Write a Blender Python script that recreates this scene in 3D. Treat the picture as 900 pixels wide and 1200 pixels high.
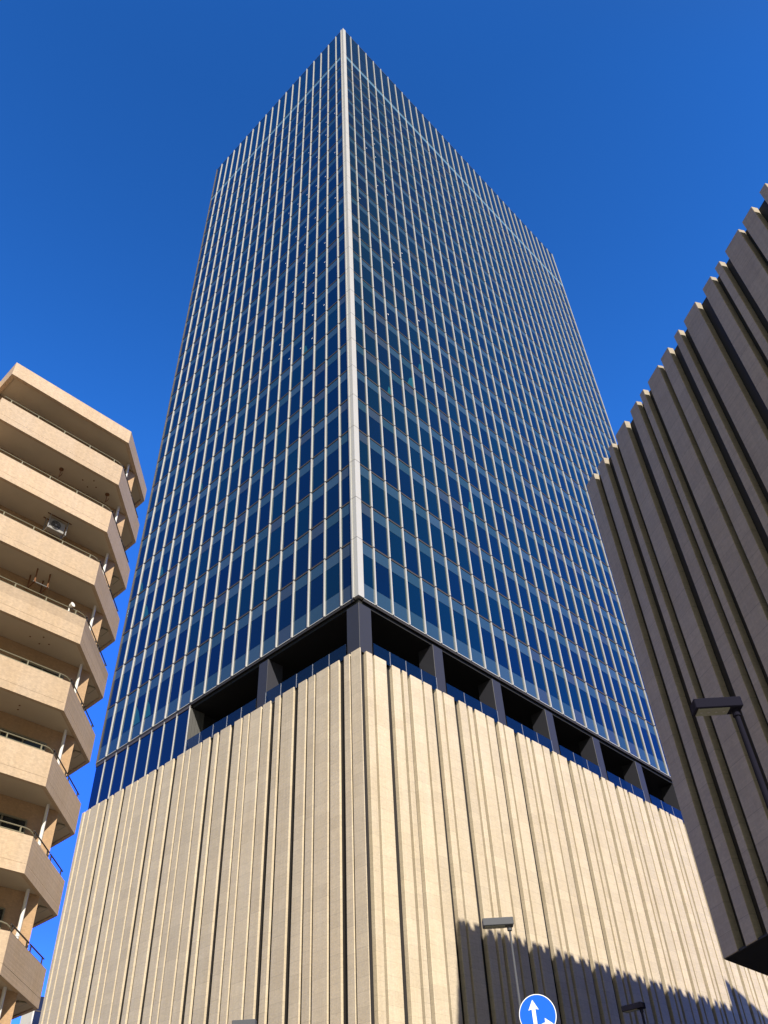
import bpy, bmesh, math, random
from mathutils import Vector, Matrix

random.seed(7)
for o in list(bpy.data.objects):
    bpy.data.objects.remove(o)
scn = bpy.context.scene
COL = scn.collection
R = math.radians

# ------------------------------------------------------------------ camera
cam_d = bpy.data.cameras.new('camera')
cam = bpy.data.objects.new('camera', cam_d)
COL.objects.link(cam)
cam_d.sensor_fit = 'HORIZONTAL'
cam_d.sensor_width = 36.0
cam_d.lens = 991.82 / 900 * 36
cam_d.clip_start = 0.1
cam_d.clip_end = 6000
f_, pit, roll, az = 991.82, 0.75077, -0.05798, 2.30142
dv = Vector((math.cos(pit) * math.cos(az), math.cos(pit) * math.sin(az), math.sin(pit)))
rv = Vector((math.sin(az), -math.cos(az), 0))
uv = rv.cross(dv)
r2 = math.cos(roll) * rv + math.sin(roll) * uv
u2 = -math.sin(roll) * rv + math.cos(roll) * uv
G = 34.42                       # height of the tower soffit above the ground
CAM = Vector((29.914, -30.512, 1.6))
M = Matrix(((r2.x, u2.x, -dv.x), (r2.y, u2.y, -dv.y), (r2.z, u2.z, -dv.z))).to_4x4()
M.translation = CAM
cam.matrix_world = M
scn.camera = cam

# ------------------------------------------------------------------ light
SUN_EL, SUN_PHI = R(35.9), R(26.0)
S = Vector((math.cos(SUN_EL) * math.cos(SUN_PHI), -math.cos(SUN_EL) * math.sin(SUN_PHI), math.sin(SUN_EL)))
w = bpy.data.worlds.new('World')
scn.world = w
w.use_nodes = True
nt = w.node_tree
bg = nt.nodes['Background']
sky = nt.nodes.new('ShaderNodeTexSky')
sky.sky_type = 'NISHITA'
sky.sun_disc = False
sky.sun_elevation = SUN_EL
sky.sun_rotation = math.pi / 2 + SUN_PHI
sky.altitude = 0
sky.air_density = 1.0
sky.dust_density = 0.4
sky.ozone_density = 4.0


def wn(kind, **kw):
    n = nt.nodes.new(kind)
    for k, v in kw.items():
        setattr(n, k, v)
    return n


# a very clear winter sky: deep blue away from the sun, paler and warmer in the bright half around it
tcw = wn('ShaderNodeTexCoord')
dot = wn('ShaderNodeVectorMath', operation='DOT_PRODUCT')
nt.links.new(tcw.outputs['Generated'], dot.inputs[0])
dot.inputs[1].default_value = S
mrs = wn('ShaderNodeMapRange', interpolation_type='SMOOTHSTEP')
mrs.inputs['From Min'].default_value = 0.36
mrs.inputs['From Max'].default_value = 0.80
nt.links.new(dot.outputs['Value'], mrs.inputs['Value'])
sepw = wn('ShaderNodeSeparateXYZ')
nt.links.new(tcw.outputs['Generated'], sepw.inputs[0])
ramp = wn('ShaderNodeValToRGB')
el = ramp.color_ramp.elements
el[0].position, el[0].color = 0.0, (0.42, 0.42, 0.60, 1)
el[1].position, el[1].color = 0.93, (0.42, 0.59, 0.59, 1)
e_ = el.new(0.15)
e_.color = (0.33, 0.36, 0.80, 1)
e_ = el.new(0.29)
e_.color = (0.31, 0.29, 0.74, 1)
e_ = el.new(0.72)
e_.color = (0.59, 0.77, 0.77, 1)
nt.links.new(sepw.outputs[2], ramp.inputs[0])
gam = wn('ShaderNodeGamma')
gam.inputs[1].default_value = 1.35
nt.links.new(sky.outputs[0], gam.inputs[0])
deep = wn('ShaderNodeVectorMath', operation='MULTIPLY')
nt.links.new(gam.outputs[0], deep.inputs[0])
deep.inputs[1].default_value = (0.61, 1.36, 2.07)
deep2 = wn('ShaderNodeVectorMath', operation='MULTIPLY')
nt.links.new(deep.outputs[0], deep2.inputs[0])
nt.links.new(ramp.outputs[0], deep2.inputs[1])
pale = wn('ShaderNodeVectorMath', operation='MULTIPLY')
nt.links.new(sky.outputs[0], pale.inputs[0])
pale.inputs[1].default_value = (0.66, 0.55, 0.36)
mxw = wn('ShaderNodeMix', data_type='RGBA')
# unseen warm glow added low in the southern sky to fill shaded faces
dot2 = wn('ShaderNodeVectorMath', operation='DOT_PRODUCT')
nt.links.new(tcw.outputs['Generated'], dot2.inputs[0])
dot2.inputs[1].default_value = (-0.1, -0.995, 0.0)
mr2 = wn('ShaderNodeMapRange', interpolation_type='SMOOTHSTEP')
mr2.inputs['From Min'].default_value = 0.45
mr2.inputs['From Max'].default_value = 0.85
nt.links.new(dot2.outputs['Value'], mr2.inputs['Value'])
south_fill = wn('ShaderNodeVectorMath', operation='MULTIPLY')
nt.links.new(sky.outputs[0], south_fill.inputs[0])
south_fill.inputs[1].default_value = (1.55, 1.25, 0.70)
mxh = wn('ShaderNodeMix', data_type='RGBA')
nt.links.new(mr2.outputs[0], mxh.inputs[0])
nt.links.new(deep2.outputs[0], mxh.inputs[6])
nt.links.new(south_fill.outputs[0], mxh.inputs[7])
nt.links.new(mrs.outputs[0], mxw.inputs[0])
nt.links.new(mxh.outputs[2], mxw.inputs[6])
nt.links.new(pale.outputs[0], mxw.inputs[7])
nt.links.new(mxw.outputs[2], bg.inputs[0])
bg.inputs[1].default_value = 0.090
ld = bpy.data.lights.new('sun', 'SUN')
ld.energy = 5.0
ld.angle = R(0.53)
ld.color = (1.0, 0.91, 0.77)
sun = bpy.data.objects.new('sun', ld)
COL.objects.link(sun)
sun.rotation_euler = S.to_track_quat('Z', 'Y').to_euler()
sun.location = S * 200
scn.view_settings.view_transform = 'Standard'
scn.view_settings.look = 'None'
scn.view_settings.exposure = 0.70
scn.view_settings.gamma = 1
scn.view_settings.use_curve_mapping = False


# ------------------------------------------------------------------ materials
def new_mat(name):
    m = bpy.data.materials.new(name)
    m.use_nodes = True
    return m, m.node_tree, m.node_tree.nodes['Principled BSDF']


def simple(name, col, rough=0.6, metal=0.0, ior=1.45, var=0.12, scale=3.0, bump=0.0):
    """plain surface with a soft uneven tone"""
    m, t, p = new_mat(name)
    p.inputs['Roughness'].default_value = rough
    p.inputs['Metallic'].default_value = metal
    p.inputs['IOR'].default_value = ior
    if var <= 0:
        p.inputs['Base Color'].default_value = (*col, 1)
        return m
    tc = t.nodes.new('ShaderNodeTexCoord')
    n = t.nodes.new('ShaderNodeTexNoise')
    n.inputs['Scale'].default_value = scale
    n.inputs['Detail'].default_value = 6
    n.inputs['Roughness'].default_value = 0.65
    t.links.new(tc.outputs['Object'], n.inputs['Vector'])
    mix = t.nodes.new('ShaderNodeMix')
    mix.data_type = 'RGBA'
    mix.inputs[6].default_value = (*[c * (1 - var) for c in col], 1)
    mix.inputs[7].default_value = (*[min(1, c * (1 + var)) for c in col], 1)
    t.links.new(n.outputs['Fac'], mix.inputs[0])
    t.links.new(mix.outputs[2], p.inputs['Base Color'])
    if bump:
        b = t.nodes.new('ShaderNodeBump')
        b.inputs['Strength'].default_value = bump
        b.inputs['Distance'].default_value = 0.02
        t.links.new(n.outputs['Fac'], b.inputs['Height'])
        t.links.new(b.outputs[0], p.inputs['Normal'])
    return m


def math_node(t, op, a, b=None, c=None):
    n = t.nodes.new('ShaderNodeMath')
    n.operation = op
    for i, v in enumerate((a, b, c)):
        if v is None:
            continue
        if isinstance(v, (int, float)):
            n.inputs[i].default_value = v
        else:
            t.links.new(v, n.inputs[i])
    return n.outputs[0]


def tiled(name, col, joint=0.8, small=(0.24, 0.07), mottling=0.035, joint_dark=0.80, warm=0.04, grout=0.93, per_obj=0.05):
    """small ceramic tiles on cast panels: fine coursing, panel joints, firing differences"""
    m, t, p = new_mat(name)
    p.inputs['Roughness'].default_value = 0.62
    tc = t.nodes.new('ShaderNodeTexCoord')
    sep = t.nodes.new('ShaderNodeSeparateXYZ')
    t.links.new(tc.outputs['Object'], sep.inputs[0])
    oi = t.nodes.new('ShaderNodeObjectInfo')
    u = math_node(t, 'ADD', sep.outputs[0], sep.outputs[1])
    cmb = t.nodes.new('ShaderNodeCombineXYZ')
    t.links.new(u, cmb.inputs[0])
    t.links.new(sep.outputs[2], cmb.inputs[1])
    br = t.nodes.new('ShaderNodeTexBrick')
    br.inputs['Scale'].default_value = 1.0
    br.inputs['Brick Width'].default_value = small[0]
    br.inputs['Row Height'].default_value = small[1]
    br.inputs['Mortar Size'].default_value = 0.006
    br.inputs['Mortar Smooth'].default_value = 0.3
    br.inputs['Color1'].default_value = (1 - mottling, 1 - mottling, 1 - mottling, 1)
    br.inputs['Color2'].default_value = (1 + mottling, 1 + mottling * 0.9, 1 + mottling * 0.75, 1)
    br.inputs['Mortar'].default_value = (grout, grout, grout, 1)
    t.links.new(cmb.outputs[0], br.inputs['Vector'])
    # large soft stains, stretched down the wall
    mp = t.nodes.new('ShaderNodeMapping')
    mp.inputs['Scale'].default_value = (1.0, 1.0, 0.35)
    t.links.new(tc.outputs['Object'], mp.inputs[0])
    n = t.nodes.new('ShaderNodeTexNoise')
    n.inputs['Scale'].default_value = 1.1
    n.inputs['Detail'].default_value = 7
    n.inputs['Roughness'].default_value = 0.6
    t.links.new(mp.outputs[0], n.inputs['Vector'])
    n2 = t.nodes.new('ShaderNodeTexNoise')
    n2.inputs['Scale'].default_value = 9.0
    n2.inputs['Detail'].default_value = 4
    t.links.new(tc.outputs['Object'], n2.inputs['Vector'])
    st = math_node(t, 'MULTIPLY_ADD', n.outputs['Fac'], 0.22, 0.89)
    st = math_node(t, 'MULTIPLY', st, math_node(t, 'MULTIPLY_ADD', n2.outputs['Fac'], 0.34, 0.83))
    st = math_node(t, 'MULTIPLY', st, math_node(t, 'MULTIPLY_ADD', oi.outputs['Random'], 2 * per_obj, 1 - per_obj))
    # faint run-off streaks
    mp3 = t.nodes.new('ShaderNodeMapping')
    mp3.inputs['Scale'].default_value = (7.0, 7.0, 0.10)
    t.links.new(tc.outputs['Object'], mp3.inputs[0])
    n3 = t.nodes.new('ShaderNodeTexNoise')
    n3.inputs['Scale'].default_value = 1.0
    n3.inputs['Detail'].default_value = 5
    t.links.new(mp3.outputs[0], n3.inputs['Vector'])
    st = math_node(t, 'MULTIPLY', st, math_node(t, 'MULTIPLY_ADD', n3.outputs['Fac'], 0.24, 0.88))
    # panel joints
    zz = math_node(t, 'ADD', math_node(t, 'DIVIDE', sep.outputs[2], joint), math_node(t, 'MULTIPLY', oi.outputs['Random'], 7.3))
    fr = math_node(t, 'FRACT', zz)
    jl = math_node(t, 'LESS_THAN', fr, 0.022)
    jm = math_node(t, 'MULTIPLY_ADD', jl, joint_dark - 1, 1.0)
    st = math_node(t, 'MULTIPLY', st, jm)
    # each panel between two joints was fired a little differently
    wn = t.nodes.new('ShaderNodeTexWhiteNoise')
    wn.noise_dimensions = '2D'
    cm2 = t.nodes.new('ShaderNodeCombineXYZ')
    t.links.new(math_node(t, 'FLOOR', zz), cm2.inputs[0])
    t.links.new(oi.outputs['Random'], cm2.inputs[1])
    t.links.new(cm2.outputs[0], wn.inputs['Vector'])
    st = math_node(t, 'MULTIPLY', st, math_node(t, 'MULTIPLY_ADD', wn.outputs['Value'], 0.10, 0.95))
    base = t.nodes.new('ShaderNodeMix')
    base.data_type = 'RGBA'
    base.inputs[6].default_value = (col[0] * (1 + warm), col[1], col[2] * (1 - 2 * warm), 1)
    base.inputs[7].default_value = (col[0] * (1 - warm), col[1], col[2] * (1 + 2 * warm), 1)
    t.links.new(n.outputs['Fac'], base.inputs[0])
    m1 = t.nodes.new('ShaderNodeVectorMath')
    m1.operation = 'MULTIPLY'
    t.links.new(base.outputs[2], m1.inputs[0])
    t.links.new(br.outputs['Color'], m1.inputs[1])
    m2 = t.nodes.new('ShaderNodeVectorMath')
    m2.operation = 'SCALE'
    t.links.new(m1.outputs[0], m2.inputs[0])
    t.links.new(st, m2.inputs['Scale'])
    t.links.new(m2.outputs[0], p.inputs['Base Color'])
    bp = t.nodes.new('ShaderNodeBump')
    bp.inputs['Strength'].default_value = 0.25
    bp.inputs['Distance'].default_value = 0.01
    t.links.new(math_node(t, 'ADD', n2.outputs['Fac'], br.outputs['Fac']), bp.inputs['Height'])
    t.links.new(bp.outputs[0], p.inputs['Normal'])
    return m


def glassy(name, col, ior=2.0, rough=0.03, tint=(1, 1, 1)):
    m, t, p = new_mat(name)
    p.inputs['Base Color'].default_value = (*col, 1)
    p.inputs['Roughness'].default_value = rough
    p.inputs['IOR'].default_value = ior
    p.inputs['Specular Tint'].default_value = (*tint, 1)
    # gentle waviness of large panes
    tc = t.nodes.new('ShaderNodeTexCoord')
    n = t.nodes.new('ShaderNodeTexNoise')
    n.inputs['Scale'].default_value = 0.6
    t.links.new(tc.outputs['Object'], n.inputs['Vector'])
    b = t.nodes.new('ShaderNodeBump')
    b.inputs['Strength'].default_value = 0.15
    b.inputs['Distance'].default_value = 0.03
    t.links.new(n.outputs['Fac'], b.inputs['Height'])
    t.links.new(b.outputs[0], p.inputs['Normal'])
    return m


def clear_glass(name, see=0.35, col=(0.01, 0.03, 0.07)):
    m, t, p = new_mat(name)
    p.inputs['Base Color'].default_value = (*col, 1)
    p.inputs['Roughness'].default_value = 0.03
    p.inputs['IOR'].default_value = 1.6
    tr = t.nodes.new('ShaderNodeBsdfTransparent')
    tr.inputs[0].default_value = (0.75, 0.88, 1.0, 1)
    mx = t.nodes.new('ShaderNodeMixShader')
    mx.inputs[0].default_value = see
    t.links.new(p.outputs[0], mx.inputs[1])
    t.links.new(tr.outputs[0], mx.inputs[2])
    t.links.new(mx.outputs[0], t.nodes['Material Output'].inputs['Surface'])
    return m


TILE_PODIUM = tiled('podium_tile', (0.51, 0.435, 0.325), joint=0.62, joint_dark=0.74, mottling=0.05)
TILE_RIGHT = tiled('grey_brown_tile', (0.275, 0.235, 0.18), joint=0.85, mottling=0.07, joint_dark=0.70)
TILE_APT = tiled('apartment_tile', (0.43, 0.325, 0.225), joint=60, small=(0.11, 0.055), mottling=0.09, warm=0.06, grout=0.95)
TILE_APT_WALL = tiled('apartment_wall_tile', (0.38, 0.25, 0.14), joint=60, small=(0.11, 0.055), mottling=0.08, warm=0.06)
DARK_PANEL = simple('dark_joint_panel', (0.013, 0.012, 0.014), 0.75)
BLACK = simple('black_paint', (0.012, 0.012, 0.014), 0.6)
COLUMN = simple('charcoal_column_paint', (0.026, 0.027, 0.037), 0.55, var=0.08)
ALU = simple('pale_aluminium', (0.43, 0.43, 0.425), 0.5, metal=0.1, var=0.06, scale=0.6)
ALU_DK = simple('bronze_aluminium', (0.085, 0.072, 0.065), 0.5, metal=0.2, var=0.1)
GASKET = simple('black_gasket', (0.02, 0.018, 0.018), 0.7, var=0)
GLASS = [glassy('blue_glass_a', (0.0004, 0.006, 0.024), 1.58, tint=(0.16, 0.70, 1)),
         glassy('blue_glass_b', (0.0004, 0.007, 0.026), 1.58, tint=(0.16, 0.70, 1)),
         glassy('blue_glass_c', (0.0004, 0.005, 0.026), 1.55, tint=(0.10, 0.62, 1)),
         glassy('blue_glass_d', (0.0004, 0.010, 0.025), 1.59, tint=(0.2, 0.8, 1))]
SPAN = [glassy('spandrel_a', (0.023, 0.054, 0.088), 1.6, 0.08),
        glassy('spandrel_b', (0.031, 0.064, 0.104), 1.6, 0.08),
        glassy('spandrel_c', (0.018, 0.048, 0.072), 1.6, 0.08),
        glassy('spandrel_d', (0.030, 0.045, 0.066), 1.6, 0.08)]
SPAN_TOP = glassy('pale_crown_band', (0.11, 0.22, 0.32), 1.6, 0.08)
CROWN = glassy('crown_glass', (0.001, 0.012, 0.036), 1.75, tint=(0.4, 0.85, 1))
CURTAIN = glassy('teal_curtain', (0.010, 0.075, 0.10), 1.5, 0.1)
LAMP_ON, _t, _p = new_mat('lit_ceiling_lamp')
_p.inputs['Base Color'].default_value = (0.6, 0.6, 0.6, 1)
_p.inputs['Emission Color'].default_value = (0.8, 0.9, 1, 1)
_p.inputs['Emission Strength'].default_value = 0.12
RETURN = simple('grey_louvre', (0.08, 0.08, 0.08), 0.6)
RAILGLASS = clear_glass('blue_rail_glass', 0.45, (0.002, 0.010, 0.030))
CONC = simple('painted_concrete', (0.50, 0.43, 0.33), 0.8, var=0.10, scale=1.2, bump=0.1)
WHITE = simple('white_pipe_paint', (0.62, 0.61, 0.59), 0.5, var=0.05)
RAIL = simple('olive_grey_rail', (0.26, 0.24, 0.17), 0.4, metal=0.4, var=0.1)
RAIL_SHADE = simple('shaded_side_rail', (0.03, 0.027, 0.026), 0.5, metal=0.0, var=0.1)  # same rail metal, with the shade of the angled side put into its colour
RUST = simple('rusty_steel', (0.16, 0.07, 0.03), 0.8, var=0.4, scale=20)
AC_GREY = simple('air_conditioner_casing', (0.27, 0.265, 0.255), 0.5, var=0.08)
WIN_DK = glassy('apartment_window_glass', (0.02, 0.022, 0.02), 1.5)
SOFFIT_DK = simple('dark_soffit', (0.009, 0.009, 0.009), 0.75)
NAVY_METAL = simple('dark_navy_lamp_paint', (0.008, 0.008, 0.018), 0.9, ior=1.2, var=0.08)
GREY_METAL = simple('grey_lamp_paint', (0.06, 0.066, 0.085), 0.7, var=0.08)
LENS = simple('lamp_lens', (0.20, 0.21, 0.18), 0.3, var=0.05)
SIGN_BLUE = simple('sign_blue', (0.001, 0.105, 0.62), 0.4, var=0.04)
SIGN_WHITE = simple('sign_white', (0.80, 0.82, 0.84), 0.35, var=0.02)
GALV = simple('galvanised_steel', (0.35, 0.36, 0.37), 0.45, metal=0.6)
FAR_WHITE = simple('pale_render', (0.62, 0.60, 0.56), 0.8)
FAR_GLASS = glassy('far_dark_glass', (0.012, 0.016, 0.03), 1.6)
ASPHALT = simple('asphalt', (0.048, 0.045, 0.042), 0.9, var=0.25, scale=8, bump=0.3)
PAVING = tiled('paving_slabs', (0.23, 0.20, 0.155), joint=60, small=(0.6, 0.6), mottling=0.06)
LINE = simple('road_paint', (0.78, 0.78, 0.74), 0.7, var=0.1, scale=12)


# ------------------------------------------------------------------ mesh helpers
class MB:
    def __init__(self):
        self.v, self.f, self.m = [], [], []

    def quad(self, pts, mi=0):
        b = len(self.v)
        self.v += [tuple(p) for p in pts]
        self.f.append(tuple(range(b, b + len(pts))))
        self.m.append(mi)

    def box(self, x0, x1, y0, y1, z0, z1, mi=0, fr=None):
        if x0 > x1: x0, x1 = x1, x0
        if y0 > y1: y0, y1 = y1, y0
        if z0 > z1: z0, z1 = z1, z0
        b = len(self.v)
        pts = [(x0, y0, z0), (x1, y0, z0), (x1, y1, z0), (x0, y1, z0), (x0, y0, z1), (x1, y0, z1), (x1, y1, z1), (x0, y1, z1)]
        if fr:
            pts = [fr(*p) for p in pts]
        self.v += pts
        for q in ((0, 3, 2, 1), (4, 5, 6, 7), (0, 1, 5, 4), (1, 2, 6, 5), (2, 3, 7, 6), (3, 0, 4, 7)):
            self.f.append(tuple(b + i for i in q))
            self.m.append(mi)

    def prism(self, poly, z0, z1, mi=0):
        n = len(poly)
        b = len(self.v)
        self.v += [(p[0], p[1], z0) for p in poly] + [(p[0], p[1], z1) for p in poly]
        self.f.append(tuple(b + i for i in reversed(range(n))))
        self.f.append(tuple(b + n + i for i in range(n)))
        self.m += [mi, mi]
        for i in range(n):
            j = (i + 1) % n
            self.f.append((b + i, b + j, b + n + j, b + n + i))
            self.m.append(mi)

    def tube(self, pts, r, n=8, mi=0, cap=True):
        pts = [Vector(p) for p in pts]
        rings = []
        for i, p in enumerate(pts):
            d = (pts[min(i + 1, len(pts) - 1)] - pts[max(i - 1, 0)]).normalized()
            up = Vector((0, 0, 1)) if abs(d.z) < 0.95 else Vector((1, 0, 0))
            a = d.cross(up).normalized()
            c = a.cross(d).normalized()
            rr = r[i] if isinstance(r, (list, tuple)) else r
            b = len(self.v)
            for k in range(n):
                t = 2 * math.pi * k / n
                self.v.append(tuple(p + a * (rr * math.cos(t)) + c * (rr * math.sin(t))))
            rings.append(b)
        for b0, b1 in zip(rings, rings[1:]):
            for k in range(n):
                self.f.append((b0 + k, b0 + (k + 1) % n, b1 + (k + 1) % n, b1 + k))
                self.m.append(mi)
        if cap:
            self.f.append(tuple(rings[0] + k for k in reversed(range(n))))
            self.f.append(tuple(rings[-1] + k for k in range(n)))
            self.m += [mi, mi]

    def build(self, name, mats, parent=None, bevel=0.0, smooth=False):
        me = bpy.data.meshes.new(name)
        me.from_pydata(self.v, [], self.f)
        if not isinstance(mats, (list, tuple)):
            mats = [mats]
        for m in mats:
            me.materials.append(m)
        for p, i in zip(me.polygons, self.m):
            p.material_index = i
            p.use_smooth = smooth
        bm = bmesh.new()
        bm.from_mesh(me)
        bmesh.ops.recalc_face_normals(bm, faces=bm.faces)
        if bevel:
            bmesh.ops.bevel(bm, geom=list(bm.edges), offset=bevel, segments=1, affect='EDGES', clamp_overlap=True)
        bm.to_mesh(me)
        bm.free()
        o = bpy.data.objects.new(name, me)
        COL.objects.link(o)
        if parent is not None:
            o.parent = parent
            base = parent
            off = Vector((0, 0, 0))
            while base is not None:
                off += Vector(base.location) if base.type == 'EMPTY' else Vector(base.location)
                base = base.parent
            o.location = -off
        return o


def thing(name, label, cat, loc=(0, 0, 0), group=None):
    o = bpy.data.objects.new(name, None)
    o.empty_display_size = 0.5
    COL.objects.link(o)
    o.location = loc
    o['label'] = label
    o['category'] = cat
    if group:
        o['group'] = group
    return o


def tag(o, label, cat, group=None):
    o['label'] = label
    o['category'] = cat
    if group:
        o['group'] = group
    return o


def structure(o):
    o['kind'] = 'structure'
    return o


def stuff(o):
    o['kind'] = 'stuff'
    return o


def copy_tree(o, parent=None):
    c = o.copy()
    COL.objects.link(c)
    if parent is not None:
        c.parent = parent
    for ch in [x for x in bpy.data.objects if x.parent == o]:
        copy_tree(ch, c)
    return c


# ------------------------------------------------------------------ ground
mb = MB()
mb.box(-1500, 1500, -1500, 1500, -2, 0)
structure(mb.build('ground', ASPHALT))
mb = MB()
mb.box(-90, 8.2, -4.5, 95, 0.004, 0.13)
structure(mb.build('pavement', PAVING, bevel=0.01))
mb = MB()
mb.box(-90, 8.2, -95, -11.5, 0.004, 0.13)
structure(mb.build('pavement', PAVING, bevel=0.01))
mb = MB()
mb.box(14.4, 95, -95, 95, 0.004, 0.13)
structure(mb.build('pavement', PAVING, bevel=0.01))
mb = MB()
for k in range(-9, 9):
    mb.box(11.2, 11.35, k * 10 + 0.0, k * 10 + 5.0, 0.004, 0.008)
structure(mb.build('road_markings', LINE))

# ------------------------------------------------------------------ office tower
WL, WR = 30.2, 52.9            # widths of its left and right faces
FH, Z1 = 3.787, 4.91           # storey height, top of the lowest storey above the soffit
NF = 24
ZTOP = 105.6
GL = 0.10                      # glass lies this far behind the mullion fronts
tower = thing('office_tower', 'tall blue glass office tower on a ribbed beige tiled podium, at the centre', 'office tower', (-WL / 2, WR / 2, 0))


def FRr(u, d, z):              # right face: u from the corner, d outwards from the glass
    return (-GL + d, u, G + z)


def FRl(u, d, z):
    return (-u, GL - d, G + z)


mull_r = [1.643 + 1.6 * k for k in range(32)]
mull_l = [1.63 + 1.6 * k for k in range(18)]
mb = MB()
mb.box(-WL + 0.2, -GL - 0.06, GL + 0.06, WR - 0.2, G + 0.02, G + ZTOP - 0.15)
mb.build('tower_body', BLACK, tower)
# the two sides that face away: dark glass walls
mb = MB()
mb.box(-WL, -WL + 0.14, GL, WR, G + 0.02, G + ZTOP - 0.05)
mb.box(-WL + 0.142, -GL, WR - 0.14, WR, G + 0.02, G + ZTOP - 0.05)
mb.build('rear_glass_wall', GLASS[0], tower)

rnd = random.Random(11)
marks = [Z1 + FH * j for j in range(NF + 1)]


def pane(mb_, FR, u0, u1, z0, z1, mi, d=0.0):
    a, b = rnd.uniform(-0.006, 0.006), rnd.uniform(-0.006, 0.006)
    mb_.quad([FR(u0, d + a, z0), FR(u1, d + b, z0), FR(u1, d - a, z1), FR(u0, d - b, z1)], mi)


rest_w, rest_s = MB(), MB()
near = 0
for FR, mulls, W, tone in ((FRr, mull_r, WR, 1), (FRl, mull_l, WL, 0)):
    edges = [0.52] + mulls + [W - 0.06]
    cell = [[rnd.random() for _ in range(len(edges))] for _ in range(NF + 2)]
    for j in range(-1, NF):
        z0 = marks[j] if j >= 0 else 0.0
        z1 = marks[j + 1]
        for k in range(len(edges) - 1):
            u0, u1 = edges[k], edges[k + 1]
            lo = z0 + 0.09 if j >= 0 else 1.30
            hi = z1 - 1.10
            individual = (j <= 6 and k < 6 and near < 96)
            gi = rnd.choice((0, 1, 1, 3, 3, 3) if tone else (0, 0, 1, 2, 2, 2, 3))
            q = rnd.random()
            si = 0 if q < 0.4 else 1 if q < 0.65 else 2 if q < 0.85 else 3
            if individual:
                m1 = MB()
                pane(m1, FR, u0, u1, lo, hi, gi)
                m1.build('window', GLASS, tower)
                m2 = MB()
                pane(m2, FR, u0, u1, hi + 0.02, z1 - 0.04, si, 0.004)
                m2.build('spandrel_panel', SPAN, tower)
                if j < 0:
                    m2 = MB()
                    pane(m2, FR, u0, u1, 0.06, 1.28, si, 0.004)
                    m2.build('spandrel_panel', SPAN, tower)
                near += 1
            else:
                pane(rest_w, FR, u0, u1, lo, hi, gi)
                mi = 4 if j == NF - 1 else si
                pane(rest_s, FR, u0, u1, hi + 0.02, z1 - 0.04, mi, 0.004)
                if j < 0:
                    pane(rest_s, FR, u0, u1, 0.06, 1.28, si, 0.004)
stuff(rest_w.build('window', GLASS, tower))
stuff(rest_s.build('spandrel_panel', SPAN + [SPAN_TOP], tower))
# a few drawn-back curtains and ceiling lamps seen through the panes
curt = []
for side, k, j, w in (('l', 14, -1, 0.8), ('l', 15, -1, 0.9), ('l', 16, 2, 0.8), ('l', 15, 3, 0.6), ('l', 3, 7, 0.5), ('r', 4, 6, 0.7), ('r', 5, 7, 0.5), ('l', 17, 3, 0.6), ('r', 2, 5, 0.4), ('l', 12, 5, 0.4), ('r', 8, 3, 0.5)):
    FR, ml = (FRr, mull_r) if side == 'r' else (FRl, mull_l)
    u0, u1 = ml[k - 1] + 0.07, ml[k] - 0.07
    z0 = marks[j] + 0.15 if j >= 0 else 1.35
    h = 2.2
    mb = MB()
    d = 0.012
    um = u1 - (u1 - u0) * w * 0.5
    mb.quad([FR(u1, d, z0), FR(u1 - (u1 - u0) * w * 0.8, d, z0), FR(um, d, z0 + h * 0.45), FR(u1, d, z0 + h * w)])
    mb.build('curtain', CURTAIN, tower)
mb = MB()
rr_ = random.Random(5)
for FR, ml, ks in ((FRl, mull_l, range(0, 6)), (FRr, mull_r, range(0, 6))):
    for k in ks:
        for j in range(7, 21):
            if rr_.random() < (0.40 if FR is FRl else 0.25):
                u, z = ml[k] + 0.25 + 0.06 * rr_.random(), marks[j] + 1.35 + 0.1 * rr_.random()
                mb.quad([FR(u, 0.012, z), FR(u + 0.16, 0.012, z), FR(u + 0.16, 0.012, z + 0.11), FR(u, 0.012, z + 0.11)])
stuff(mb.build('ceiling_lamp', LAMP_ON, tower))
# crown panels above the top storey, in two rows
mb = MB()
for FR, mulls, W in ((FRr, mull_r, WR), (FRl, mull_l, WL)):
    edges = [0.52] + mulls + [W - 0.06]
    for k in range(len(edges) - 1):
        pane(mb, FR, edges[k], edges[k + 1], marks[-1] + 0.06, marks[-1] + 4.85, 0)
        pane(mb, FR, edges[k], edges[k + 1], marks[-1] + 4.93, ZTOP - 0.1, 0)
mb.build('crown_panels', CROWN, tower)

# floor bands: a slim bronze strip under a dark gasket at each storey
for FR, W in ((FRr, WR), (FRl, WL)):
    for z in marks:
        mb = MB()
        mb.box(0.5, W, -0.03, 0.045, z - 0.075, z - 0.005, 0, FR)
        mb.box(0.5, W, -0.03, 0.015, z - 0.002, z + 0.10, 1, FR)
        mb.build('floor_band', [ALU_DK, GASKET], tower)
    mb = MB()
    mb.box(0.5, W, -0.03, 0.06, 0.0, 0.05, 0, FR)
    mb.box(0.5, W, -0.05, 0.03, -0.20, -0.003, 1, FR)
    mb.build('bottom_sill', [ALU, GASKET], tower)
    mb = MB()
    mb.box(0.3, W, -0.05, 0.02, ZTOP - 0.07, ZTOP, 0, FR)
    mb.build('roof_coping', ALU_DK, tower)

# mullions: one length per storey with an open joint between lengths
lev = [-0.02] + marks + [ZTOP - 0.02]
for FR, mulls in ((FRr, mull_r), (FRl, mull_l)):
    for u in mulls:
        mb = MB()
        for z0, z1 in zip(lev, lev[1:]):
            mb.box(u - 0.052, u + 0.052, 0.005, GL, z0 + 0.05, z1 - 0.055, 0, FR)
            mb.box(u - 0.05, u + 0.05, 0.0, GL - 0.03, z1 - 0.054, z1 + 0.049, 1, FR)
        mb.build('mullion', [ALU, GASKET], tower)
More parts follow.
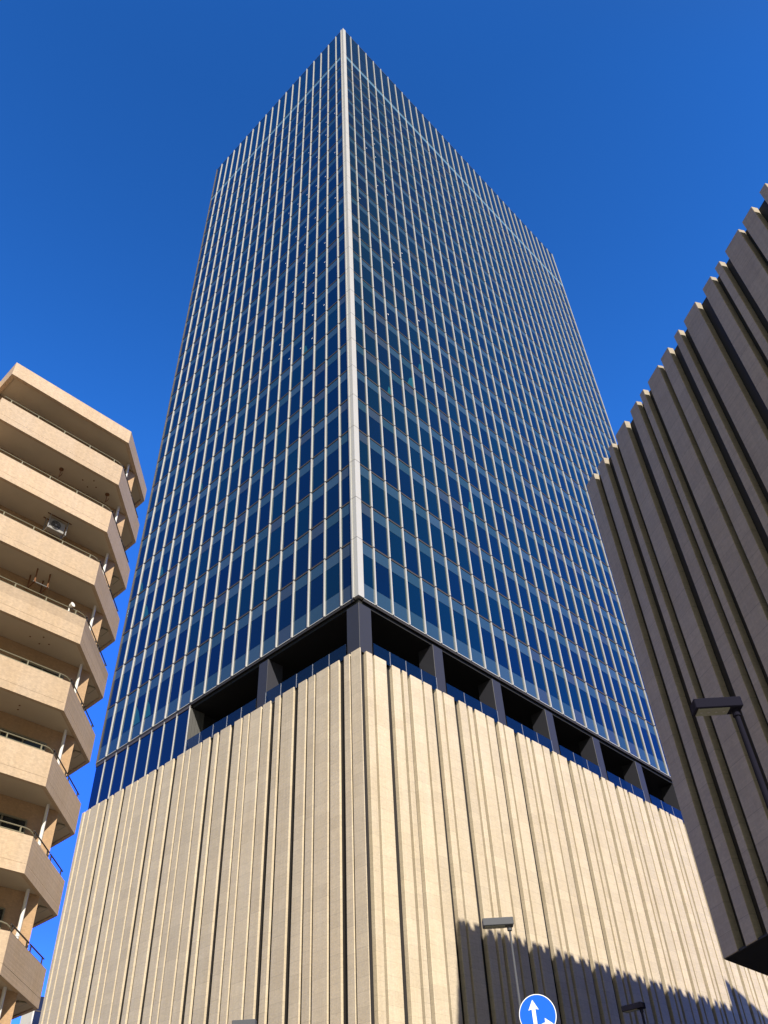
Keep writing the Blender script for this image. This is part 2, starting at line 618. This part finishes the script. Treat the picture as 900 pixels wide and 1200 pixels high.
# corner mast: flat on the right face, slim strip and return on the left
mb = MB()
for z0, z1 in zip(lev, lev[1:]):
    mb.box(-0.40, 0.0, 0.0, 0.52, G + z0 + 0.02, G + z1 - 0.02, 0)
    mb.box(-0.53, -0.402, -0.05, 0.3, G + z0 + 0.02, G + z1 - 0.02, 0)
    mb.box(-0.50, -0.02, 0.02, 0.5, G + z1 - 0.019, G + z1 + 0.019, 1)
mb.build('corner_mast', [ALU, GASKET], tower)
mb = MB()
mb.box(-0.3, 0.0, WR - 0.12, WR, G, G + ZTOP + 0.03)
mb.build('corner_mast', ALU, tower)
mb = MB()
mb.box(-WL, -WL + 0.06, 0.0, 0.3, G - 0.2, G + ZTOP + 0.03)
mb.build('corner_mast', ALU_DK, tower)

# the open storey between tower and podium
ZP = -3.98                     # top of the podium ribs
mb = MB()
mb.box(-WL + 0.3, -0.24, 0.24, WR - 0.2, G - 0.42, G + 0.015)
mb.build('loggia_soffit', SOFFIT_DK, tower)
mb = MB()
mb.box(-17.7, -7.5, 7.0, WR - 4, G + ZP - 0.05, G - 0.43)
mb.build('loggia_back_wall', BLACK, tower)
cols = [(-1.25, -0.15, 0.15, 1.25)] + [(-1.45, -0.12, 7.15 + 6.4 * k, 8.12 + 6.4 * k) for k in range(8)] + [(-9.85, -8.9, 0.12, 1.45)]
for c in cols:
    mb = MB()
    mb.box(c[0], c[1], c[2], c[3], G + ZP - 0.1, G - 0.425)
    mb.build('column', COLUMN, tower, bevel=0.015)
# glass infill at the left end of the open storey
mb = MB()
edg = [17.65] + [u for u in mull_l if u > 17.8] + [WL - 0.06]
for k in range(len(edg) - 1):
    pane(mb, FRl, edg[k], edg[k + 1], ZP - 0.05, -0.40, rnd.choice((0, 1, 2)), 0.0)
mb.build('infill_window', GLASS, tower)
for u in edg[:-1]:
    mb = MB()
    mb.box(u - 0.035, u + 0.035, 0.003, 0.07, ZP - 0.05, -0.24, 0, FRl)
    mb.build('infill_mullion', ALU, tower)
mb = MB()
mb.box(17.6, WL, -0.04, 0.05, -0.38, -0.21, 0, FRl)
mb.build('infill_head', ALU_DK, tower)
mb = MB()
mb.box(-WL + 0.2, -17.78, 0.25, WR - 0.3, G + ZP - 0.06, G - 0.43)
mb.build('infill_body', BLACK, tower)
mb = MB()
for k in range(9):
    mb.box(-17.76 + 0.012 * (k % 2), -17.58 - 0.012 * (k % 2), 0.10 + 0.14 * k, 0.225 + 0.14 * k, G + ZP - 0.05, G - 0.43)
mb.build('return_panel', RETURN, tower)
# glass balustrade behind the rib tops
tops = []
for k in range(len(cols) - 1):
    a = cols[k][3] if k == 0 else 8.12 + 6.4 * (k - 1)
    b = 7.15 + 6.4 * k if k < 8 else WR - 0.4
    tops.append(('r', a + 0.02, b - 0.02))
tops.append(('l', 1.27, 8.88))
tops.append(('l', 9.87, 17.55))
for side, a, b in tops:
    n = max(1, round((b - a) / 1.6))
    for i in range(n):
        u0 = a + (b - a) * i / n
        u1 = a + (b - a) * (i + 1) / n - 0.02
        FR = FRr if side == 'r' else FRl
        mb = MB()
        mb.box(u0, u1, 0.012, 0.03, ZP - 0.12, -3.06, 0, FR)
        pn = mb.build('balustrade_panel', RAILGLASS, tower)
        mb = MB()
        mb.box(u1 - 0.010, u1 + 0.028, 0.012, 0.045, ZP - 0.12, -3.08, 0, FR)
        mb.build('post', GALV, pn)

# podium: dark recessed wall with ribs of beige tile standing proud of it
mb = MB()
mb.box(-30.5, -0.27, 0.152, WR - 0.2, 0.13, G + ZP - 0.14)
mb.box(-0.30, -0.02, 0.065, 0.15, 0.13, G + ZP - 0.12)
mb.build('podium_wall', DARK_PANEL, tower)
pat_r = [(0.55, 1.06), (1.25, 2.28), (2.80, 3.53), (3.75, 4.16), (4.47, 5.53), (5.72, 6.49)]
pat_l = [(0.92, 1.40), (1.84, 2.60), (2.79, 3.87), (4.03, 4.60), (4.79, 5.55), (5.98, 7.05)]
ribs = []
for k in range(9):
    for a, b in pat_r:
        a, b = a + 6.4 * k, b + 6.4 * k
        if a < WR - 0.3:
            ribs.append(('r', a, min(b, WR)))
for k in range(5):
    for a, b in pat_l:
        a, b = a + 6.4 * k, b + 6.4 * k
        if a < 30.4:
            ribs.append(('l', a, min(b, 30.75)))
for side, a, b in ribs:
    mb = MB()
    dz = rnd.uniform(-0.02, 0.02)
    if side == 'r':
        mb.box(-0.268, 0.0, a, b, 0.13, G + ZP + dz)
    else:
        mb.box(-b, -a, 0.0, 0.15, 0.13, G + ZP + dz)
    mb.build('wall_rib', TILE_PODIUM, tower, bevel=0.012)
mb = MB()
mb.box(-0.78, 0.0, 0.0, 0.06, 0.13, G + ZP)
mb.box(-0.78, -0.31, 0.0601, 0.15, 0.13, G + ZP)
mb.build('corner_rib', TILE_PODIUM, tower)

# ------------------------------------------------------------------ grey ribbed building on the right
K = Vector((17.426, -1.634, 0))
hs = Vector((0.849, -0.528, 0)).normalized()      # along its visible face, towards the camera's right
hn = Vector((0.528, 0.849, 0)).normalized()       # inwards
ZR = G - 3.98
ZS = G - 25.28
LV, LH = 50.0, 46.0
right = thing('ribbed_office_building', 'dark grey brown ribbed building with overhanging upper storeys, in shade on the right', 'office building', (K.x + 20, K.y + 14, 0))


def FV(s, d, z):               # visible face
    p = K + hs * s + hn * d
    return (p.x, p.y, z)


def FHid(s, d, z):             # face along the street, towards the tower
    return (K.x + d, K.y + s, z)


B1 = K + hs * LV
B2 = K + Vector((0, LH, 0))
core = [K + Vector((0.27, 0, 0)) + hn * 0.29, B1 + hn * 0.27, B1 + hn * 22, K + Vector((40, LH, 0)), B2 + Vector((0.27, 0, 0))]
# inner corner of the two recessed planes
ca = 0.27
t_ = (0.27 - hn.x * ca) / hs.x
core[0] = K + hs * t_ + hn * ca
mb = MB()
mb.prism(core, ZS + 0.05, ZR - 0.12)
mb.build('upper_wall', DARK_PANEL, right)
mb = MB()
inner = [K + Vector((0.02, 0, 0)) + hn * 0.02, B1 + hn * 0.02, B1 + hn * 21.9, K + Vector((39.8, LH, 0)), B2 + Vector((0.02, 0, 0))]
mb.prism(inner, ZS - 0.02, ZS + 0.045)
mb.build('overhang_soffit', SOFFIT_DK, right)
base = [K + Vector((5, 4, 0)), K + hs * (LV - 3) + hn * 5, K + hs * (LV - 3) + hn * 20, K + Vector((37, LH - 2, 0)), K + Vector((5, LH - 2, 0))]
mb = MB()
mb.prism(base, 0.13, ZS - 0.021)
mb.build('ground_storey', DARK_PANEL, right)
patv = [(0.0, 0.95), (1.53, 2.14), (2.48, 2.81), (3.23, 4.18), (4.45, 5.09), (5.63, 6.00)]
lst = [(FV, 0.0, 0.86), (FV, 1.32, 1.95), (FV, 2.49, 2.88)]
for k in range(8):
    for a, b in patv:
        a, b = a + 3.29 + 6.43 * k, b + 3.29 + 6.43 * k
        if b < LV:
            lst.append((FV, a, b))
lst += [(FHid, 0.30, 0.9), (FHid, 1.32, 1.95), (FHid, 2.49, 2.88)]
for k in range(7):
    for a, b in patv:
        a, b = a + 3.29 + 6.43 * k, b + 3.29 + 6.43 * k
        if b < LH:
            lst.append((FHid, a, b))
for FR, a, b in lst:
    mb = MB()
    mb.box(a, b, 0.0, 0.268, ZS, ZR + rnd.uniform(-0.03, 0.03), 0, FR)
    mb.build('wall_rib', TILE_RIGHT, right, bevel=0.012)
# plant room on its roof
ph = Vector((20.0, 28.05, 0))
a_ = Vector((math.cos(R(64)), math.sin(R(64)), 0))
b_ = Vector((a_.y, -a_.x, 0))
mb = MB()
mb.prism([ph, ph + b_ * 7, ph + b_ * 7 + a_ * 17, ph + a_ * 17], ZR - 0.3, G - 0.13)
mb.build('plant_room', DARK_PANEL, right)
for s, d in ((3.2, 2.2), (8.0, 2.2), (12.8, 2.2)):
    mb = MB()
    p = K + hs * s + hn * d
    mb.tube([(p.x, p.y, ZS - 0.06), (p.x, p.y, ZS - 0.018)], 0.09, 12)
    mb.build('downlight', GALV, right)

# ------------------------------------------------------------------ apartment building on the left
z1a, fp = G - 4.513, 2.95
A = (2.465, -24.34)
Bp = (2.465, -18.25)
Cp = (-0.425, -15.37)
E0 = (0.9, -24.34)
Dp = (-9.0, -15.37)
apt = thing('apartment_building', 'beige tiled apartment block with stacked wraparound balconies, at the left edge', 'apartment building', (-5, -25, 0))
WX, WY = 0.9, -16.83           # front wall plane and side wall plane


def offset(poly, d):
    """open polyline moved inwards (to its right, walking E0-A-B-C-D) by d"""
    out = []
    n = len(poly)
    for i, p in enumerate(poly):
        p = Vector(p)
        ns = []
        if i > 0:
            t = (p - Vector(poly[i - 1])).normalized()
            ns.append(Vector((-t.y, t.x)))
        if i < n - 1:
            t = (Vector(poly[i + 1]) - p).normalized()
            ns.append(Vector((-t.y, t.x)))
        nn = sum(ns, Vector((0, 0)))
        if len(ns) == 2:
            nn = nn / (1 + ns[0].dot(ns[1]))
        out.append(p + nn * d)
    return out


outer = [E0, A, Bp, Cp, Dp]


def ring(mb_, pl, th, z0, z1, mi=0, o0=0.0):
    a = offset(pl, o0)
    b = offset(pl, o0 + th)
    n = len(a)
    for i in range(n - 1):
        q = [a[i], a[i + 1], b[i + 1], b[i]]
        mb_.quad([(*a[i], z0), (*a[i + 1], z0), (*a[i + 1], z1), (*a[i], z1)], mi)
        mb_.quad([(*b[i], z0), (*b[i + 1], z0), (*b[i + 1], z1), (*b[i], z1)], mi)
        mb_.quad([(*p, z0) for p in q], mi)
        mb_.quad([(*p, z1) for p in q], mi)
    for i in (0, n - 1):
        mb_.quad([(*a[i], z0), (*b[i], z0), (*b[i], z1), (*a[i], z1)], mi)


mb = MB()
mb.box(-12, WX, -42, WY, 0.13, G - 1.55)
wall = mb.build('wall', TILE_APT_WALL, apt)
# roof slab with deep fascia
mb = MB()
ring(mb, outer, 0.18, G - 1.626, G - 0.793)
mb.build('roof_fascia', TILE_APT, apt)
inn = offset(outer, 0.181)
mb = MB()
mb.prism([tuple(p) for p in inn] + [(-9.0, -17.2), (0.6, -17.2), (0.6, -24.1)], G - 1.54, G - 1.0)
mb.build('roof_slab', CONC, apt)
mb = MB()
mb.box(-12, 0.98, -42, -24.345, G - 1.9, G - 0.85)
mb.box(-12, 0.58, -24.343, -17.0, G - 1.53, G - 0.85)
mb.build('roof_edge', TILE_APT, apt)
# balconies
for i in range(10):
    zb = z1a - fp * i
    bal = None
    mb = MB()
    ring(mb, outer, 0.15, zb + 0.305, zb + 1.2)
    ring(mb, outer, 0.15, zb, zb + 0.297)
    ring(mb, outer, 0.13, zb + 0.25, zb + 0.35, 0, 0.012)
    bal = mb.build('balcony', TILE_APT, apt)
    mb = MB()
    inn = offset(outer, 0.151)
    mb.prism([tuple(p) for p in inn] + [(-9.0, WY + 0.004), (WX + 0.004, WY + 0.004), (WX + 0.004, -24.19)], zb + 0.035, zb + 0.22)
    mb.build('slab', CONC, bal)
    # rails on the parapet
    rl = offset([A, Bp, Cp], 0.075)
    zt = zb + 1.2
    pA, pB, pC = rl
    mb = MB()
    dirBA = Vector((0, -1))
    dirBC = (pC - pB).normalized()
    q0 = pB + dirBA * 0.28
    q1 = pB + dirBC * 0.22
    mb.tube([(pA.x, pA.y + 0.1, zt + 0.24), (q0.x, q0.y, zt + 0.24), (pB.x - 0.015, pB.y - 0.10, zt + 0.215),
             (pB.x - 0.06, pB.y + 0.04, zt + 0.16), (q1.x, q1.y, zt + 0.11)], 0.022, 6)
    mb.box(pA.x - 0.02, pA.x + 0.02, pA.y + 0.1, q0.y, zt + 0.035, zt + 0.065)
    for k in range(5):
        y = -18.71 - 1.30 * k
        mb.box(pA.x - 0.025, pA.x + 0.025, y - 0.02, y + 0.02, zt, zt + 0.22)
    mb.build('rail', RAIL, bal)
    for s0, s1 in ((0.12, 2.0), (2.12, 3.78)):
        mb = MB()
        a = pB + dirBC * s0
        b = pB + dirBC * s1
        for hgt, rr in ((0.26, 0.026), (0.05, 0.018)):
            mb.tube([(a.x, a.y, zt + hgt), (b.x, b.y, zt + hgt)], rr, 6)
        for s in (s0 + 0.15, s1 - 0.18):
            p = pB + dirBC * s
            mb.tube([(p.x, p.y, zt), (p.x, p.y, zt + 0.25)], 0.03, 6)
        mb.build('rail', RAIL_SHADE, bal)
    # sliding windows and their frames on the front wall
    for y0, y1 in ((-19.75, -17.92), (-23.0, -21.2)):
        mb = MB()
        zf = zb + 0.22
        mb.box(WX + 0.002, WX + 0.03, y0 + 0.05, y1 - 0.05, zf + 0.12, zf + 2.05)
        wn = mb.build('window', WIN_DK, apt)
        mb = MB()
        fx0, fx1 = WX + 0.001, WX + 0.06
        mb.box(fx0, fx1, y0, y0 + 0.05, zf + 0.05, zf + 2.12)
        mb.box(fx0, fx1, y1 - 0.05, y1, zf + 0.05, zf + 2.12)
        ym = (y0 + y1) / 2
        mb.box(fx0, fx1 - 0.01, ym - 0.03, ym + 0.03, zf + 0.11, zf + 2.06)
        mb.box(fx0, fx1, y0 + 0.051, y1 - 0.051, zf + 0.05, zf + 0.109)
        mb.box(fx0, fx1, y0 + 0.051, y1 - 0.051, zf + 2.061, zf + 2.12)
        mb.build('frame', RAIL, wn)
mb = MB()
mb.tube([(1.18, -17.41, 0.13), (1.18, -17.41, G - 1.56)], 0.06, 10)
for i in range(10):
    zz = z1a - fp * i + 1.5
    mb.tube([(1.18, -17.41, zz), (1.18, -17.41, zz + 0.07)], 0.072, 10)
mb.build('downpipe', WHITE, apt, smooth=False)
# hangers for laundry poles under the balconies
for zt, y in ((z1a, -20.66), (z1a, -18.27)):
    mb = MB()
    mb.tube([(1.56, y, zt + 0.03), (1.56, y, zt - 0.02)], 0.10, 10)
    mb.tube([(1.56, y, zt - 0.02), (1.56, y, zt - 0.48)], 0.018, 6)
    mb.tube([(1.50, y, zt - 0.45), (1.78, y, zt - 0.50), (1.80, y, zt - 0.42)], 0.018, 6)
    mb.build('pole_hanger', RUST, apt)
# small round vents in the soffits
for i, pts in ((0, ((1.6, -19.6), (1.9, -19.2), (1.35, -19.2), (1.6, -18.9))), (3, ((1.6, -19.9), (1.9, -19.5), (1.4, -19.4), (1.6, -19.1))), (4, ((1.7, -19.6), (1.4, -19.5)))):
    for x, y in pts:
        mb = MB()
        zz = z1a - fp * i
        mb.tube([(x, y, zz + 0.036), (x, y, zz + 0.02)], 0.035, 8)
        mb.build('soffit_plug', RUST, apt)
for i in range(1, 9):
    zz = z1a - fp * i
    mb = MB()
    mb.box(-0.55, 0.05, -16.35, -16.0, zz + 0.0, zz + 0.037)
    mb.box(-0.50, 0.0, -16.30, -16.05, zz - 0.012, zz + 0.001, 1)
    mb.build('access_hatch', [RAIL, CONC], apt)

# air conditioner hung under a balcony
zs = z1a - fp * 1
ac = thing('air_conditioner', 'grey air conditioner unit hung under a balcony of the beige apartment block', 'air conditioner', (1.7, -20.2, zs - 0.66))
mb = MB()
mb.box(1.50, 1.80, -20.54, -19.84, zs - 0.66, zs - 0.10)
body = mb.build('casing', AC_GREY, ac, bevel=0.02)
mb = MB()
mb.tube([(1.797, -20.26, zs - 0.38), (1.812, -20.26, zs - 0.38)], 0.225, 24)
mb.build('fan_opening', BLACK, ac)
mb = MB()
for rr in (0.22, 0.165, 0.11):
    pts = [(1.822, -20.26 + rr * math.cos(t), zs - 0.38 + rr * math.sin(t)) for t in [2 * math.pi * k / 20 for k in range(21)]]
    mb.tube(pts, 0.006, 4, cap=False)
mb.tube([(1.814, -20.26, zs - 0.38), (1.83, -20.26, zs - 0.38)], 0.055, 12)
for k in range(6):
    t = math.pi * k / 3
    mb.tube([(1.82, -20.26, zs - 0.38), (1.82, -20.26 + 0.22 * math.cos(t), zs - 0.38 + 0.22 * math.sin(t))], 0.005, 4)
mb.build('fan_grille', AC_GREY, ac)
for y in (-20.60, -19.78):
    mb = MB()
    for x in (1.46, 1.84):
        mb.box(x - 0.02, x + 0.02, y - 0.02, y + 0.02, zs - 0.70, zs + 0.034)
    mb.box(1.42, 1.90, y - 0.018, y + 0.018, zs - 0.74, zs - 0.701)
    mb.build('hanger', GALV, ac)
mb = MB()
for x in (1.46, 1.84):
    mb.box(x - 0.018, x + 0.018, -20.75, -19.63, zs + 0.0, zs + 0.033)
mb.build('top_bar', RUST, ac)

# empty hanger frame one balcony lower
zs = z1a - fp * 2
hg = thing('empty_hanger_frame', 'rusty empty steel hanger frame under a balcony of the beige apartment block', 'hanger', (1.6, -20.2, zs - 0.7))
for y in (-20.46, -19.90):
    mb = MB()
    mb.tube([(1.82, y, zs + 0.033), (1.88, y, zs - 0.68)], 0.034, 6)
    mb.tube([(1.25, y, zs + 0.033), (1.30, y, zs - 0.68)], 0.034, 6)
    mb.tube([(1.22, y, zs - 0.68), (1.95, y, zs - 0.68)], 0.03, 6)
    mb.build('hanger_arm', RUST, hg)
mb = MB()
mb.tube([(1.88, -20.52, zs - 0.66), (1.88, -19.84, zs - 0.66)], 0.02, 6)
mb.build('crossbar', GALV, hg)

# small white piece on a balcony rail, shaped like a lamp, use unknown
fl = thing('fitting', 'small white floodlight clamped on the balcony rail of the beige apartment block', 'fitting', (2.4, -18.95, z1a - 3 * fp + 1.2))
zz = z1a - 3 * fp + 1.2
mb = MB()
mb.tube([(2.46, -19.02, zz + 0.26), (2.60, -18.98, zz + 0.30)], [0.07, 0.11], 10)
mb.build('lamp_head', WHITE, fl)
mb = MB()
mb.tube([(2.42, -19.02, zz + 0.03), (2.43, -19.02, zz + 0.28)], 0.03, 6)
mb.build('bracket', WHITE, fl)

# ------------------------------------------------------------------ far pencil building
far = thing('narrow_building', 'distant narrow building with pale side and dark glass front, low behind the balconies', 'building', (-150.5, 70, 0))
mb = MB()
mb.box(-153.4, -149.02, 58.1, 84, 0.0, 49.0)
mb.build('body', FAR_GLASS, far)
mb = MB()
mb.box(-153.5, -149.0, 57.8, 58.09, 0.0, 48.8)
mb.build('side_wall', FAR_WHITE, far)
mb = MB()
for k in range(13):
    mb.box(-149.019, -148.94, 58.1, 84, 3.6 * k + 3.1, 3.6 * k + 3.3)
mb.build('floor_bands', ALU_DK, far)


# ------------------------------------------------------------------ street lamps
def lamp(metal, label, rt=0.038):
    """pole with a flat box head reaching out along +x from the pole top"""
    r = thing('street_lamp', label, 'street lamp', (0, 0, 0), 'street lamps with flat box heads')
    mb = MB()
    mb.tube([(0, 0, 0.12), (0, 0, 0.5), (0, 0, 7.74)], [0.075, 0.065, rt], 12)
    mb.tube([(0, 0, 0.125), (0, 0, 0.15)], 0.16, 12)
    mb.build('pole', metal, r)
    mb = MB()
    mb.box(-0.10, 0.60, -0.13, 0.13, 7.76, 7.92)
    hd = mb.build('lamp_head', metal, r, bevel=0.012)
    mb = MB()
    mb.box(0.10, 0.56, -0.10, 0.10, 7.748, 7.7595)
    mb.build('lens', LENS, hd)
    mb = MB()
    for k in range(4):
        mb.tube([(0.17 + 0.11 * k, 0.0, 7.742), (0.17 + 0.11 * k, 0.0, 7.7475)], 0.02, 8)
    mb.build('led_row', GALV, hd)
    mb = MB()
    mb.tube([(0, 0, 7.66), (0, 0, 7.759)], 0.055, 12)
    mb.build('collar', metal, r)
    return r


def place(o, az_, D, rot, label=None):
    o.location = (CAM.x + D * math.cos(R(az_)), CAM.y + D * math.sin(R(az_)), 0)
    o.rotation_euler = (0, 0, R(rot))
    if label:
        o['label'] = label
    return o


l1 = place(lamp(NAVY_METAL, 'dark street lamp against the shaded ribbed building, with its pale lens showing'), 108.05, 12.37, 222)
l3 = place(copy_tree(l1), 118.6, 30.0, 180, 'dark street lamp with only its head showing against the shadow on the podium')
l2 = place(lamp(GREY_METAL, 'grey street lamp on a thin pole just above the blue arrow sign', 0.024), 125.5, 20.8, 222)
l4 = place(copy_tree(l2), 141.35, 29.0, 222, 'grey street lamp whose head barely shows under the sunlit podium face')

# ------------------------------------------------------------------ traffic sign
D = 16.0
sx, sy = CAM.x + D * math.cos(R(124.54)), CAM.y + D * math.sin(R(124.54))
sz = 1.6 + D * math.tan(R(11.8))
sg = thing('traffic_sign', 'round blue road sign with white straight and right turn arrows', 'road sign', (sx, sy, 0))
ROT = R(124.54 + 180 - 6)      # direction the sign faces
fx = Vector((math.cos(ROT), math.sin(ROT), 0))
rx = Vector((-fx.y, fx.x, 0))  # to the right as seen by the reader
O = Vector((sx, sy, sz))


def SP(x, y, d):
    return tuple(O + rx * x + Vector((0, 0, y)) + fx * d)


def poly_plate(name, pts, d0, d1, mat, parent):
    mb_ = MB()
    n = len(pts)
    mb_.quad([SP(x, y, d1) for x, y in pts])
    mb_.quad([SP(x, y, d0) for x, y in reversed(pts)])
    for i in range(n):
        a, b = pts[i], pts[(i + 1) % n]
        mb_.quad([SP(*a, d0), SP(*b, d0), SP(*b, d1), SP(*a, d1)])
    return mb_.build(name, mat, parent)


circ = lambda r, n=64: [(r * math.cos(2 * math.pi * k / n), r * math.sin(2 * math.pi * k / n)) for k in range(n)]
disc = poly_plate('disc', circ(0.305), -0.012, 0.0, SIGN_WHITE, sg)
poly_plate('blue_field', circ(0.293), 0.0002, 0.003, SIGN_BLUE, disc)
sxo = -0.055
poly_plate('straight_arrow', [(sxo - 0.03, -0.24), (sxo + 0.03, -0.24), (sxo + 0.03, 0.09), (sxo + 0.085, 0.075), (sxo, 0.225), (sxo - 0.085, 0.075), (sxo - 0.03, 0.09)], 0.0032, 0.006, SIGN_WHITE, disc)
arc = [(sxo + 0.031 + 0.13 - 0.13 * math.cos(t), -0.25 + 0.13 * math.sin(t)) for t in [math.pi / 2 * k / 8 for k in range(9)]]
arc2 = [(sxo + 0.031 + 0.13 - 0.07 * math.cos(t), -0.25 + 0.07 * math.sin(t)) for t in [math.pi / 2 * k / 8 for k in range(9)]]
tipx = arc[-1][0]
poly_plate('turn_arrow', arc + [(tipx, -0.055), (tipx + 0.13, -0.15), (tipx, -0.245)] + list(reversed(arc2)), 0.0032, 0.006, SIGN_WHITE, disc)
mb = MB()
p = O - fx * 0.06
mb.tube([(p.x, p.y, 0.0), (p.x, p.y, sz + 0.22)], 0.038, 12)
mb.build('post', GALV, sg)
mb = MB()
for dz in (-0.15, 0.15):
    q = O - fx * 0.018
    mb.tube([tuple(q - rx * 0.2 + Vector((0, 0, dz))), tuple(q + rx * 0.2 + Vector((0, 0, dz)))], 0.014, 6)
mb.build('bracket', GALV, sg)
